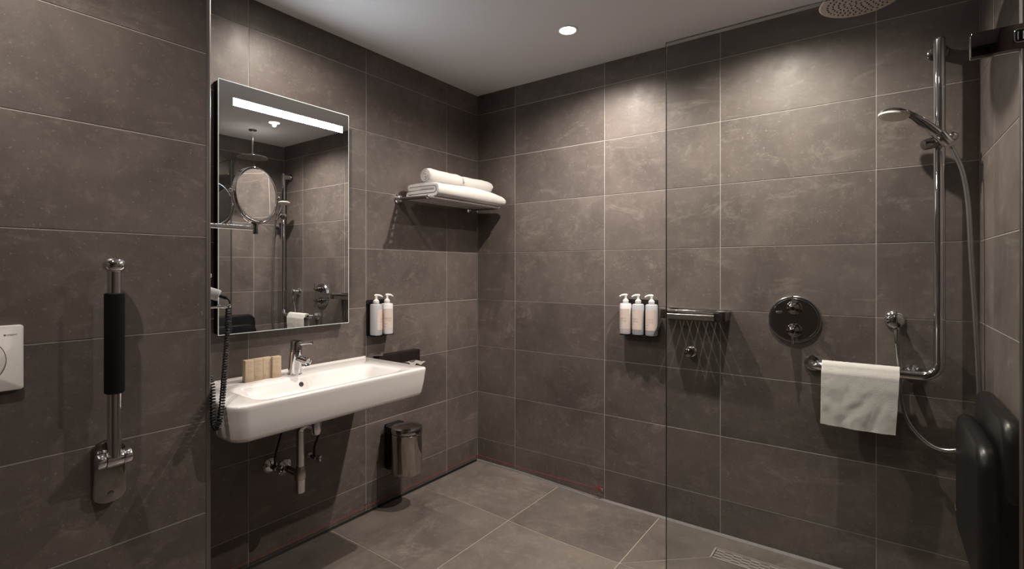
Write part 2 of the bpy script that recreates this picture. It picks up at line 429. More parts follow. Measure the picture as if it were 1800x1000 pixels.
bm = B(); lathe(bm, (0.1705, -1.3575, 0.7665), (0.93, 0, 0.36), [(0.0, 0.010), (0.0032, 0.0098), (0.0036, 0.0085), (0.0020, 0.0075), (0.0014, 0.0)], 24)
obj('overflow_hole', bm, M['nozzle'], t)
bm = B(); lathe(bm, (0.29, -1.335, WT-0.083), (0, 0, 1), [(0, 0.030), (0.004, 0.030), (0.006, 0.027), (0.0065, 0.0)], 28); obj('waste_plug', bm, M['chrome'], t)

# tap
t = thing('basin_tap', (0.111, -1.350, WT), 'short chrome single-lever tap on the washbasin deck', 'tap')
bm = B(); ax = V(0.085, 0.012, 1).normalized(); p0 = V(0.109, -1.350, WT)
lathe(bm, p0, ax, [(0, 0.0295), (0.004, 0.0295), (0.006, 0.0275), (0.100, 0.0238), (0.101, 0.0228)], 32); obj('tap_body', bm, M['chrome'], t)
bm = B(); lathe(bm, p0+ax*0.1025, ax, [(0, 0.0228), (0.001, 0.0242), (0.036, 0.0236), (0.041, 0.021), (0.042, 0.0)], 32); hd = obj('tap_head', bm, M['chrome'], t)
bm = B(); q = p0+ax*0.128; dl = V(0.80, 0.35, 0.10).normalized(); lathe(bm, q+dl*0.018, dl, [(0, 0.0065), (0.012, 0.006), (0.016, 0.0042), (0.052, 0.0036), (0.053, 0.0055), (0.060, 0.0055), (0.061, 0.0)], 14); obj('lever', bm, M['chrome'], hd)
bm = B(); q = p0+ax*0.070; ds = V(0.93, 0.10, -0.10).normalized(); lathe(bm, q, ds, [(0, 0.0150), (0.070, 0.0150), (0.082, 0.0155), (0.083, 0.0125), (0.079, 0.011), (0.079, 0.0)], 24); sp = obj('spout', bm, M['chrome'], t)
bm = B(); e = q+ds*0.074+V(0, 0, -0.011); cyl(bm, e, e+V(0.002, 0, -0.008), 0.0095); obj('aerator', bm, M['nozzle'], sp)

# four small kraft boxes
for k, (yc, xo, rz) in enumerate(((-1.541, 0.0, 0.03), (-1.502, -0.006, -0.02), (-1.466, -0.008, 0.05), (-1.429, 0.004, -0.06))):
    labs = ('small kraft box on the washbasin, end of the row away from the tap', 'second small kraft box from the outer end of the washbasin row',
            'small kraft box beside the box closest to the tap', 'small kraft box standing closest to the tap')
    bx = thing('kraft_box', (0.098+xo, yc, WT), labs[k], 'box', 'small kraft boxes on the washbasin')
    hw, hd_, hh = 0.0175, 0.012, 0.087
    b0 = V(0.098+xo, yc, WT)
    def W(bm_): 
        bmesh.ops.rotate(bm_, verts=bm_.verts, cent=b0, matrix=Matrix.Rotation(rz, 3, 'Z')); return bm_
    bm = B(); box(bm, b0+V(-hd_, -hw, 0.0005), b0+V(hd_, hw, hh), 0.0012, 2); obj('carton', W(bm), M['kraft'], bx)
    bm = B(); box(bm, b0+V(-hd_-0.0002, -hw+0.001, hh-0.010), b0+V(hd_+0.0003, hw-0.001, hh-0.0094)); obj('flap_seam', W(bm), M['print'], bx)
    bm = B()   # crescent mark and faint lines of print on the front
    for s in range(7):
        a = 0.9+s*0.55
        box(bm, b0+V(hd_, -0.009+0.0035*math.cos(a)-0.0006, 0.012+0.0045*math.sin(a)-0.0008), b0+V(hd_+0.0003, -0.009+0.0035*math.cos(a)+0.0006, 0.012+0.0045*math.sin(a)+0.0008))
    for zz, a, c in ((0.0095, -0.003, 0.008), (0.036, -0.010, 0.010), (0.042, -0.006, 0.011), (0.048, -0.010, 0.004), (0.062, -0.008, 0.010), (0.067, -0.008, 0.006)):
        y_ = a
        while y_ < c:
            l_ = random.uniform(0.0015, 0.004); box(bm, b0+V(hd_, y_, zz), b0+V(hd_+0.0002, min(c, y_+l_), zz+0.0008)); y_ += l_+0.0012
    obj('print', W(bm), M['print'], bx)

# bottle trap and supply valves
t = thing('basin_trap', (0.19, -1.335, 0.32), 'chrome bottle trap and waste pipe under the washbasin', 'trap')
bm = B(); cyl(bm, (0.175, -1.364, 0.430), (0.175, -1.364, 0.575), 0.0165, seg=24); obj('riser_tube', bm, M['chrome'], t)
bm = B(); lathe(bm, (0.175, -1.364, 0.374), (0, 0, 1), [(0, 0.0215), (0.004, 0.0230), (0.030, 0.0225), (0.048, 0.0195), (0.056, 0.0165)], 24); obj('union_nut', bm, M['satin'], t)
bm = B(); lathe(bm, (0.175, -1.364, 0.318), (0, 0, 1), [(0, 0.0), (0.0, 0.016), (0.004, 0.0195), (0.058, 0.0205)], 24); obj('trap_cup', bm, M['chrome'], t)
bm = B(); tube(bm, spline([(0.175, -1.364, 0.56), (0.178, -1.362, 0.585), (0.20, -1.345, 0.600), (0.225, -1.322, 0.590)], 6), 0.0155, 16); obj('bend', bm, M['chrome'], t)
bm = B(); lathe(bm, (0.225, -1.322, 0.560), (0, 0, 1), [(0, 0.0), (0.0, 0.015), (0.010, 0.0195), (0.035, 0.0205), (0.06, 0.0205), (0.061, 0.024), (0.114, 0.024)], 24); obj('waste_tail', bm, M['chrome'], t)
bm = B(); tube(bm, spline([(0.0, -1.330, 0.372), (0.08, -1.335, 0.372), (0.155, -1.350, 0.385), (0.172, -1.362, 0.405)], 6), 0.0145, 16); obj('outlet_pipe', bm, M['dchrome'], t)
bm = B(); lathe(bm, (0.0, -1.330, 0.372), (1, 0, 0), [(0, 0.036), (0.004, 0.0355), (0.012, 0.026), (0.020, 0.0165)], 28); obj('wall_flange', bm, M['chrome'], t)
for y_, z_, lab in ((-1.398, 0.400, 'chrome angle valve with hose under the washbasin, left of the waste flange'), (-1.212, 0.390, 'small chrome angle valve under the washbasin right of the trap')):
    big = y_ < -1.3
    v = thing('angle_valve', (0.0, y_, z_), lab, 'valve')
    bm = B(); s = 1.0 if big else 0.55
    lathe(bm, (0.0, y_, z_), (1, 0, 0), [(0, 0.033*s), (0.003, 0.033*s), (0.012, 0.024*s), (0.018, 0.013*s)], 26); obj('rosette', bm, M['chrome'], v)
    bm = B(); cyl(bm, (0.012, y_, z_), (0.055, y_, z_), 0.0105*(1 if big else 0.8)); obj('valve_body', bm, M['dchrome'], v)
    bm = B(); lathe(bm, (0.045, y_+0.004, z_-0.004), (0.8, 0.55, -0.05), [(0, 0.009), (0.014, 0.015), (0.024, 0.0145), (0.027, 0.011), (0.028, 0)], 12); obj('handle', bm, M['chrome'], v)
    bm = B(); tube(bm, spline([(0.040, y_, z_+0.005), (0.042, y_, z_+0.05), (0.06, y_+0.012, z_+0.13), (0.10, y_+(0.03 if big else -0.06), z_+0.26)], 6), 0.0045, 8); obj('supply_hose', bm, M['black'], v)

# ------------------------------------------------------------------ mirror with light strip
MX = 0.045; MY0, MY1, MZ0, MZ1 = -1.631, -1.029, 0.988, 1.991
t = thing('wall_mirror', (0.0, -1.33, MZ0), 'tall rectangular mirror with a bright light strip across its top', 'mirror')
bm = B(); box(bm, (0.0, MY0+0.004, MZ0+0.004), (MX-0.0055, MY1-0.004, MZ1-0.004), 0.001, 1); obj('mirror_case', bm, M['matt'], t)
LZ0, LZ1, LY0, LY1 = 1.899, 1.929, -1.574, -1.065
bm = B()     # silvered face around the cut-out for the strip
def face(a, b): bm.faces.new([bm.verts.new((MX, y, z)) for y, z in ((a[0], a[1]), (b[0], a[1]), (b[0], b[1]), (a[0], b[1]))])
m_ = 0.0025
face((MY0+m_, MZ0+m_), (MY1-m_, LZ0)); face((MY0+m_, LZ1), (MY1-m_, MZ1-m_)); face((MY0+m_, LZ0), (LY0, LZ1)); face((LY1, LZ0), (MY1-m_, LZ1))
obj('mirror_glass', bm, M['mirror'], t)
bm = B()
for a, b in (((MY0, MZ0), (MY0+m_, MZ1)), ((MY1-m_, MZ0), (MY1, MZ1)), ((MY0+m_, MZ0), (MY1-m_, MZ0+m_)), ((MY0+m_, MZ1-m_), (MY1-m_, MZ1))):
    box(bm, (MX-0.0055, a[0], a[1]), (MX+0.0002, b[0], b[1]))
obj('polished_edge', bm, M['medge'], t)
bm = B(); box(bm, (MX-0.005, LY0, LZ0), (MX-0.0002, LY1, LZ1)); obj('light_strip', bm, M['led'], t)

# ------------------------------------------------------------------ shaving mirror on a swing arm
c = V(0.25, -1.590, 1.524); n_ = V(math.cos(0.33), math.sin(0.33), 0.02).normalized()
t = thing('magnifying_mirror', (0.25, YP, 1.395), 'round chrome magnifying mirror on a swing arm beside the lit mirror', 'mirror')
bm = B(); lathe(bm, c-n_*0.010, n_, [(0.0, 0.096), (0.001, 0.099), (0.003, 0.1005), (0.018, 0.1005), (0.020, 0.099), (0.0205, 0.094), (0.0180, 0.0925)], 56, False); rim = obj('mirror_rim', bm, M['chrome'], t)
bm = B(); lathe(bm, c+n_*0.0085, n_, [(0.0, 0.0930), (0.0004, 0.0930), (0.0004, 0.0)], 56); obj('mirror_disc', bm, M['mirror'], t)
bm = B(); lathe(bm, c-n_*0.0085, -n_, [(0.0, 0.0930), (0.0012, 0.0955), (0.0003, 0.06), (0.0, 0.0)], 56); obj('back_disc', bm, M['mirror'], t)
side = n_.cross(V(0, 0, 1)).normalized()
for s in (1, -1):
    bm = B(); p = c+side*s*0.099; lathe(bm, p, side*s, [(0, 0.004), (0.010, 0.004), (0.011, 0.0072), (0.017, 0.0072), (0.020, 0.004), (0.0205, 0)], 14)
    obj('pivot_knob', bm, M['chrome'], t)
bm = B()
arc = [c+side*(0.107*math.cos(a))+V(0, 0, 0.107*math.sin(a)) for a in [PI+PI*k/28 for k in range(29)]]
tube(bm, arc, 0.0042, 10); obj('yoke', bm, M['chrome'], t)
bm = B(); cyl(bm, c+V(0, 0, -0.147), c+V(0, 0, -0.106), 0.0085, seg=18, bev=0.001); obj('swivel_post', bm, M['dchrome'], t)
bm = B()
for dz in (0.0045, -0.0045): cyl(bm, (0.25, YP, 1.398+dz), (0.25, c.y, 1.398+dz), 0.0040, seg=12)
obj('arm', bm, M['chrome'], t)
bm = B(); lathe(bm, (0.25, YP, 1.398), (0, 1, 0), [(0, 0.028), (0.006, 0.027), (0.010, 0.016)], 24); obj('wall_plate', bm, M['chrome'], t)

# ------------------------------------------------------------------ hair dryer with coiled cord, hung on the return of the partition
t = thing('hair_dryer', (0.19, YP, 1.09), 'pale grey hair dryer handle hung beside the mirror with black coiled cord', 'hair dryer')
dd = V(0.45, 0.72, -0.32).normalized(); e = V(0.214, -1.700, 1.151)
bm = B(); lathe(bm, e-dd*0.085, dd, [(0, 0.014), (0.006, 0.0195), (0.075, 0.0205), (0.083, 0.0195), (0.0845, 0.016), (0.0815, 0.0145), (0.0815, 0.0)], 28); obj('handle', bm, M['gplastic'], t)
bm = B(); lathe(bm, e-dd*0.004, dd, [(0, 0.006), (0.016, 0.0055), (0.022, 0.0068), (0.028, 0.0050), (0.030, 0)], 14); obj('strain_relief', bm, M['black'], t)
bm = B(); box(bm, (0.165, YP, 1.105), (0.225, YP+0.045, 1.215), 0.006, 3); obj('wall_holder', bm, M['wplastic'], t)
bm = B(); box(bm, (0.172, YP+0.040, 1.216), (0.215, YP+0.060, 1.232), 0.004, 2); obj('switch', bm, M['gplastic'], t)
cp = spline([e+dd*0.024, (0.228, -1.672, 1.128), (0.240, -1.6835, 1.098), (0.260, -1.695, 1.045), (0.280, -1.706, 0.995), (0.330, -1.736, 0.906), (0.393, -1.772, 0.826), (0.424, -1.794, 0.772), (0.415, -1.800, 0.741), (0.385, -1.797, 0.755), (0.352, -1.784, 0.812), (0.325, -1.776, 0.87), (0.26, -1.774, 0.95), (0.205, -1.770, 1.10)], 14)
ln = [0.0]
for a, b in zip(cp, cp[1:]): ln.append(ln[-1]+(b-a).length)
def along(s):
    for i in range(len(ln)-1):
        if ln[i+1] >= s: 
            f_ = (s-ln[i])/max(1e-9, ln[i+1]-ln[i]); return cp[i].lerp(cp[i+1], f_), (cp[i+1]-cp[i]).normalized()
    return cp[-1], (cp[-1]-cp[-2]).normalized()
pts = []; S0 = 0.045; pitch = 0.0098; tot = ln[-1]; per = 10; nt_ = int((tot-S0)/pitch*per)
u = V(1, 0, 0)
for k in range(nt_):
    p, T = along(S0+(tot-S0)*k/nt_)
    u = (u-T*u.dot(T)).normalized(); v_ = T.cross(u); a = 2*PI*k/per
    pts.append(p+(u*math.cos(a)+v_*math.sin(a))*0.0068)
lead = [along(S0*k/8)[0] for k in range(8)]
bm = B(); tube(bm, lead+pts, 0.0030, 6); obj('coiled_cord', bm, M['black'], t)
h = thing('cord_hook', (0.21, YP, 1.11), 'small chrome double hook holding the black coiled cord', 'hook')
bm = B(); cyl(bm, (0.216, YP, 1.112), (0.222, -1.688, 1.112), 0.0035, seg=12); obj('hook_stem', bm, M['chrome'], h)
bm = B(); q = V(0.222, -1.688, 1.114); tube(bm, [q+V(-0.010, -0.014, 0), q+V(-0.004, -0.005, -0.003), q+V(0.004, 0.004, -0.003), q+V(0.011, 0.012, 0.001)], 0.0045, 10); ball(bm, q+V(-0.010, -0.014, 0.001), 0.0068, 14, 10); ball(bm, q+V(0.011, 0.012, 0.002), 0.0068, 14, 10)
obj('hook_prongs', bm, M['chrome'], h)

# ------------------------------------------------------------------ flush plate
t = thing('flush_plate', (XP, -2.362, 0.941), 'white toilet flush plate on the proud tiled wall', 'flush plate')
o_ = rrect(-2.485, -2.239, 0.941, 1.105, (0.007,)*4, 6)
bm = B(); slab(bm, o_, lambda a, b, s: (XP+s, a, b), 0.0, 0.012, 0.003); obj('plate', bm, M['wplastic'], t)
for yc, r in ((-2.333, 0.062), (-2.435, 0.034)):
    bm = B(); lathe(bm, (XP+0.0119, yc, 1.019), (1, 0, 0), [(0, r), (0.0004, r), (0.0004, r-0.0016), (0, r-0.0016)], 56); obj('button_joint', bm, M['dink'], t)
    bm = B(); lathe(bm, (XP+0.0115, yc, 1.019), (1, 0, 0), [(0, r-0.002), (0.0015, r-0.0022), (0.002, r-0.004), (0.0016, 0)], 56); obj('button', bm, M['wplastic'], t)
def text_bm(s, size, origin, right, up, out):
    cu = bpy.data.curves.new('txt', 'FONT'); cu.body = s; cu.size = size; cu.extrude = 0.0
    ob = bpy.data.objects.new('txt', cu); COL.objects.link(ob)
    me = bpy.data.meshes.new_from_object(ob.evaluated_get(bpy.context.evaluated_depsgraph_get()))
    bm = B(); bm.from_mesh(me); bpy.data.objects.remove(ob); bpy.data.curves.remove(cu); bpy.data.meshes.remove(me)
    r, u_, o2 = Vector(right), Vector(up), Vector(out)
    for v in bm.verts: v.co = Vector(origin)+r*v.co.x+u_*v.co.y+o2*0.0003
    return bm
bm = text_bm('GEBERIT', 0.0054, (XP+0.012, -2.2712, 1.0795), (0, 1, 0), (0, 0, 1), (1, 0, 0))
box(bm, (XP+0.0121, -2.2762, 1.0795), (XP+0.0123, -2.2724, 1.0833)); obj('lettering', bm, M['dink'], t)

# ------------------------------------------------------------------ fold-up grab rail
gy = -2.062
t = thing('fold_up_grab_rail', (XP, gy, 0.585), 'chrome fold-up grab rail with black sleeve, raised against the proud wall', 'grab rail')
o_ = []
for k in range(13): a = PI*k/12; o_.append((gy+0.039*math.cos(a), 0.728+0.034*math.sin(a)))
for k in range(13): a = PI+PI*k/12; o_.append((gy+0.039*math.cos(a), 0.612+0.026*math.sin(a)))
bm = B(); slab(bm, o_, lambda a, b, s: (XP+s, a, b), 0.0, 0.020, 0.004); pl = obj('wall_plate', bm, M['dchrome'], t)  # chrome plate, dim reflection imitated by a darker colour
bm = B(); lathe(bm, (XP+0.0195, gy+0.002, 0.612), (1, 0, 0), [(0, 0.0085), (0.0012, 0.008), (0.0016, 0.006), (0.0010, 0.0)], 24); obj('screw_cap', bm, M['dchrome'], pl)
hx, hz = XP+0.052, 0.718
for a, b in ((-0.040, -0.0195), (0.0195, 0.040)):
    bm = B(); cyl(bm, (hx, gy+a, hz), (hx, gy+b, hz), 0.0215, seg=32, bev=0.004); obj('hinge_end', bm, M['chrome'], t)
bm = B(); cyl(bm, (hx, gy-0.019, hz), (hx, gy+0.019, hz), 0.0220, seg=32, bev=0.001); box(bm, (XP+0.018, gy-0.019, hz-0.020), (hx, gy+0.019, hz+0.012), 0.003, 2); obj('hinge_barrel', bm, M['chrome'], t)
for a in (-0.036, 0.022):
    bm = B(); box(bm, (XP+0.016, gy+a, hz-0.012), (hx, gy+a+0.014, hz+0.012), 0.003, 2); obj('hinge_arm', bm, M['dchrome'], t)
rx = hx+0.006
bm = B(); lathe(bm, (rx, gy, hz+0.006), (0, 0, 1), [(0, 0.0165), (0.53, 0.0165), (0.532, 0.015)], 32); obj('rail_tube', bm, M['chrome'], t)
bm = B(); lathe(bm, (rx, gy, 0.902), (0, 0, 1), [(0, 0.020), (0.003, 0.0235), (0.276, 0.0235), (0.279, 0.020)], 32); obj('grip_sleeve', bm, M['foam'], t)
bm = B(); ball(bm, (rx, gy, 1.258), 0.0270, 32, 20, 0.84); obj('ball_end', bm, M['chrome'], t)

# ------------------------------------------------------------------ towel shelf and towels
t = thing('towel_shelf', (0.0, -0.38, 1.62), 'chrome rail towel shelf on the wall in the corner', 'shelf')
SZ = 1.622; SX = 0.236; SY0, SY1 = -0.680, -0.085
for y_ in (SY0, SY1):
    bm = B(); lathe(bm, (0, y_, SZ+0.008), (1, 0, 0), [(0, 0.025), (0.006, 0.025), (0.010, 0.0215), (0.022, 0.0185), (0.025, 0.013)], 28); obj('wall_rosette', bm, M['chrome'], t)
    bm = B(); cyl(bm, (0.015, y_, SZ+0.007), (SX, y_, SZ), 0.0085, seg=18); obj('side_rail', bm, M['dchrome'], t)
for x_ in (0.055, 0.095, 0.135, 0.175, 0.208, SX):
    bm = B(); r_ = 0.0085 if x_ == SX else 0.0055
    cyl(bm, (x_, SY0-(0.006 if x_ == SX else 0), SZ+(0 if x_ == SX else 0.003)), (x_, SY1+(0.0 if x_ == SX else 0), SZ+(0 if x_ == SX else 0.003)), r_, seg=16); obj('cross_rail', bm, M['chrome'], t)
for y_ in (SY0-0.006, SY1+0.003):
    bm = B(); ball(bm, (SX, y_, SZ), 0.0115, 18, 12); obj('corner_joint', bm, M['chrome'], t)

def fuzz(bm, amp=0.0012, sc=60.0, lamp=0.0, lsc=8.0):
    bm.normal_update()
    for v in bm.verts:
        k = noise.noise(v.co*sc)*amp + noise.noise(v.co*lsc)*lamp
        v.co += v.normal*k
    return bm
def folded_towel(name, z0, x0, x1, y0, y1, th, lab):
    """bath towel folded double and double again: one closed ribbon section swept along y"""
    def arc(xc, zc, r, a0, a1, n): return [(xc+r*math.cos(a0+(a1-a0)*k/n), zc+r*math.sin(a0+(a1-a0)*k/n)) for k in range(1, n)]
    def ln_(xa, xb, z, n=10): return [(xa+(xb-xa)*k/n, z) for k in range(n+1)]
    L = [z0+th*(k+0.5) for k in range(4)]
    path = ln_(x0, x1-1.5*th, L[0])+arc(x1-1.5*th, z0+2*th, 1.5*th, -PI/2, PI/2, 10)+ln_(x1-1.5*th, x0+0.010, L[3])
    path += arc(x0+0.010, z0+3*th, 0.5*th, PI/2, 1.5*PI, 6)+ln_(x0+0.010, x1-1.6*th, L[2])+arc(x1-1.6*th, z0+2*th, 0.5*th, PI/2, -PI/2, 6)
    path += ln_(x1-1.6*th, x0, L[1])+arc(x0, z0+th, 0.5*th, PI/2, 1.5*PI, 6)
    n = len(path); hw = th*0.46
    nor = []
    for i in range(n):
        a, b = path[i-1], path[(i+1) % n]; dx, dz = b[0]-a[0], b[1]-a[1]; l = math.hypot(dx, dz) or 1
        nor.append((dz/l, -dx/l))
    bm = B(); ny = 60; O, I = [], []
    for j in range(ny+1):
        f_ = j/ny; y = y0+(y1-y0)*f_
        e_ = min(1.0, (1-f_)*ny/7.0); puff = math.sqrt(max(0.0, 1-(1-e_)**2))
        ro, ri = [], []
        for (x, z), m in zip(path, nor):
            sag = 0.004*math.sin(f_*7.0+x*14)-0.006*f_*f_+0.010*math.sin(PI*f_)*(z-z0)/(4*th)
            k = 0.80+0.20*puff
            zz = lambda q: z0+0.02*(1-k)+(q-z0)*k+max(-(q-z0)*0.35, sag*(q-z0)/(4*th))
            fr = 1.0+0.06*noise.noise(V(x*9, y*9, z*30))
            ro.append(bm.verts.new((x+m[0]*hw*fr+0.004*math.sin(f_*6), y, zz(z+m[1]*hw*fr))))
            ri.append(bm.verts.new((x-m[0]*hw*fr+0.004*math.sin(f_*6), y, zz(z-m[1]*hw*fr))))
        O.append(ro); I.append(ri)
    for G_ in (O, I):
        for j in range(ny):
            for k in range(n): bm.faces.new((G_[j][k], G_[j][(k+1) % n], G_[j+1][(k+1) % n], G_[j+1][k]))
    for j in (0, ny):
        for k in range(n): bm.faces.new((O[j][k], O[j][(k+1) % n], I[j][(k+1) % n], I[j][k]))
    bmesh.ops.recalc_face_normals(bm, faces=bm.faces)
    fuzz(bm, 0.0012, 150.0, 0.0015, 16.0)
    bmesh.ops.smooth_vert(bm, verts=bm.verts, factor=0.3, use_axis_x=True, use_axis_y=True, use_axis_z=True)
    return solo(name, bm, M['towel'], lab, 'towel', 'towels on the towel shelf', angle=80)
folded_towel('folded_towel', SZ+0.0100, 0.040, 0.262, -0.640, -0.048, 0.0185, 'thick folded white bath towel lying on the chrome shelf under the two rolls')
def rolled_towel(xc, zc, y0, y1, R, lab):
    o = thing('rolled_towel', (xc, (y0+y1)/2, zc-R), lab, 'towel', 'towels on the towel shelf')
    bm = B(); ny = 20; seg = 40; rings = []
    for j in range(ny+1):
        f_ = j/ny; y = y0+(y1-y0)*f_; e_ = min(f_, 1-f_)*ny
        ins = 0.005*max(0, 1-e_/1.5)
        rings.append([(xc+(R-ins)*math.cos(2*PI*k/seg)*1.03, y, zc+(R-ins)*0.97*math.sin(2*PI*k/seg)) for k in range(seg)])
    loft(bm, rings); fuzz(bm, 0.0016, 150.0, 0.004, 14.0); obj('roll_body', bm, M['towel'], o, 80)
    for ye, s in ((y0, -1), (y1, 1)):      # the spiral edge shows at both ends
        bm = B(); p = []
        for k in range(86):
            a = k*0.22; r = R*0.86*(1-k/96.0)
            p.append((xc+r*math.cos(a), ye+s*(0.0005+0.002*k/86), zc+r*math.sin(a)))
        tube(bm, p, 0.0034, 8); obj('spiral_end', bm, M['towel'], o, 80)
    return o
rolled_towel(0.165, SZ+0.0865+0.039, -0.632, -0.372, 0.0415, 'rolled white towel nearer the mirror on top of the folded towels')
rolled_towel(0.168, SZ+0.0840+0.039, -0.362, -0.100, 0.0415, 'rolled white towel nearer the room corner on top of the folded towels')

# ------------------------------------------------------------------ soap dispensers
def bottle(p, out, lab, group, milky=False, spout=None):
    """pump bottle; p = centre of base, out = direction the label faces"""
    o = thing('soap_bottle', p, lab, 'bottle', group)
    p = Vector(p); out = Vector(out).normalized(); R = 0.0305; H = 0.160
    bm = B(); lathe(bm, p, (0, 0, 1), [(0, 0.0), (0, R-0.005), (0.002, R-0.0015), (0.006, R), (H-0.006, R), (H-0.002, R-0.002), (H, R-0.008), (H+0.001, 0.013), (H+0.004, 0.012), (H+0.004, 0)], 36)
    obj('bottle_body', bm, M['bottlew' if milky else 'bottle'], o)
    side = V(0, 0, 1).cross(out)
    bm = B(); rl = R+0.0004; nA = 18; prev = None      # label wraps round the front
    for k in range(nA+1):
        a = -1.15+2.3*k/nA; d_ = out*math.cos(a)+side*math.sin(a)
        cur = [bm.verts.new(p+d_*rl+V(0, 0, z)) for z in (0.029, 0.133)]
        if prev: bm.faces.new((prev[0], cur[0], cur[1], prev[1]))
        prev = cur
    lb = obj('label', bm, M['label'], o)
    def mark(bm, s0, s1, z0, z1):
        d0 = out*math.cos(s0)+side*math.sin(s0); d1 = out*math.cos(s1)+side*math.sin(s1); r = rl+0.0004
        bm.faces.new([bm.verts.new(q) for q in (p+d0*r+V(0, 0, z0), p+d1*r+V(0, 0, z0), p+d1*r+V(0, 0, z1), p+d0*r+V(0, 0, z1))])
    bm = B()   # two lines of thin lettering too worn to read, as strokes
    for zl in (0.079, 0.066):
        s = -0.62
        while s < 0.45:
            kind = random.random(); l_ = 0.09
            mark(bm, s, s+0.022, zl, zl+0.008)
            if kind < 0.6: mark(bm, s, s+l_, zl+(0.0072 if kind < 0.3 else 0.0036), zl+(0.0080 if kind < 0.3 else 0.0044))
            if kind > 0.35: mark(bm, s+l_, s+l_+0.022, zl, zl+0.008)
            s += 0.20
    obj('lettering', bm, M['ink'], lb)
    bm = B()
    for zl, e_ in ((0.0585, -0.25), (0.0555, -0.05), (0.0525, -0.3)): mark(bm, -0.62, e_, zl, zl+0.0012)
    for k in range(8):
        a = 1.2+k*0.45; mark(bm, -0.55+0.09*math.cos(a)-0.02, -0.55+0.09*math.cos(a)+0.02, 0.039+0.0042*math.sin(a)-0.0008, 0.039+0.0042*math.sin(a)+0.0008)
    mark(bm, -0.42, 0.05, 0.0362, 0.0374)
    obj('small_print', bm, M['dink'], lb)
    z1 = H+0.003
    bm = B(); lathe(bm, p+V(0, 0, z1), (0, 0, 1), [(0, 0.0145), (0.001, 0.0152), (0.013, 0.0152), (0.015, 0.0125), (0.020, 0.0085), (0.022, 0.0075)], 24); obj('pump_collar', bm, M['wplastic'], o)
    sd = Vector(spout).normalized(); tp = p+V(0, 0, z1+0.036)
    bm = B(); cyl(bm, p+V(0, 0, z1+0.020), tp+V(0, 0, 0.001), 0.0058, 0.0068, seg=16)
    tube(bm, [tp-sd*0.008+V(0, 0, 0.0035), tp+V(0, 0, 0.005), tp+sd*0.014+V(0, 0, 0.0045), tp+sd*0.024+V(0, 0, 0.002), tp+sd*0.032+V(0, 0, -0.0035)], [0.0055, 0.0068, 0.0058, 0.0046, 0.0034], 12)
    obj('pump_head', bm, M['wplastic'], o)
def holder(lab, loc, to3, half, z0, z1, n):
    t = thing('bottle_holder', loc, lab, 'holder')
    bm = B(); slab(bm, rrect(-half, half, z0, z1, (0.003,)*4, 4), to3, 0.0, 0.004, 0.001); obj('back_plate', bm, M['matt'], t)
    bm = B(); slab(bm, rrect(-half, half, z0-0.003, z0+0.0005, (0.001,)*4, 2), to3, 0.0, 0.056, 0.0005); obj('base_tray', bm, M['matt'], t)
    bm = B(); slab(bm, rrect(-half+0.0, half, z1-0.022, z1-0.018, (0.001,)*4, 2), to3, 0.0, 0.016, 0.0005); obj('neck_clip', bm, M['matt'], t)
# two by the mirror
HZ = 0.908
holder('black wall holder for two pump bottles beside the mirror', (0, -0.835, HZ-0.003), lambda a, b, s: (s, -0.822+a, b), 0.068, HZ, 1.089, 2)
for k, y_ in enumerate((-0.857, -0.7855)):
    bottle((0.037, y_, HZ+0.001), (0.92, -0.40, 0) if k else (0.78, 0.62, 0), ('grey pump bottle next to the mirror in the two-bottle holder', 'milky pump bottle away from the mirror in the two-bottle holder')[k], 'pump bottles in the black wall holders', milky=(k == 1), spout=(0.55, 0.83, 0) if k == 0 else (0.35, 0.93, 0))
# three in the shower wall
holder('black wall holder for three pump bottles next to the glass screen', (1.112, 0, HZ-0.003), lambda a, b, s: (1.110+a, -s, b), 0.092, HZ-0.002, 1.089, 3)
for k, x_ in enumerate((1.042, 1.110, 1.181)):
    bottle((x_, -0.037, HZ), ((-0.1, -1, 0), (-0.15, -1, 0), (0.12, -1, 0))[k], ('milky pump bottle in the three-bottle holder, furthest from the glass screen', 'middle grey pump bottle of the three-bottle holder', 'grey pump bottle in the three-bottle holder, next to the glass screen')[k], 'pump bottles in the black wall holders', milky=(k == 0), spout=((-0.80, -0.45, 0), (-0.85, -0.45, 0), (-0.9, -0.35, 0))[k])

# ------------------------------------------------------------------ black toilet-tissue box on the wall behind the basin
t = thing('tissue_dispenser', (0.0, -0.70, 0.715), 'low dark tissue dispenser on the wall behind the washbasin end', 'dispenser')
bm = B(); box(bm, (0.0, -0.845, 0.715), (0.045, -0.556, 0.800), 0.003, 2); obj('body', bm, M['black'], t)
bm = B(); box(bm, (0.045, -0.842, 0.718), (0.0475, -0.559, 0.797), 0.001, 1); obj('front_cover', bm, M['dchrome'], t)
bm = B(); box(bm, (0.0475, -0.700, 0.718), (0.0480, -0.698, 0.797)); obj('cover_seam', bm, M['black'], t)
bm = B(); cyl(bm, (0.03, -0.872, 0.808), (0.05, -0.832, 0.806), 0.006, seg=14); ball(bm, (0.05, -0.832, 0.806), 0.008, 12, 8); obj('catch', bm, M['chrome'], t)
bm = B()
vg = [[bm.verts.new((0.046+0.045*i/4+0.004*math.sin(j*1.7), -0.660+0.10*j/8, 0.739+0.006*math.sin(j*1.3+i)-0.010*(i/4)**2)) for j in range(9)] for i in range(5)]
for i in range(4):
    for j in range(8): bm.faces.new((vg[i][j], vg[i+1][j], vg[i+1][j+1], vg[i][j+1]))
r = bmesh.ops.solidify(bm, geom=bm.faces[:], thickness=0.0012)
solo('tissue', bm, M['towel'], 'white tissue poking out of the dark wall dispenser', 'tissue')

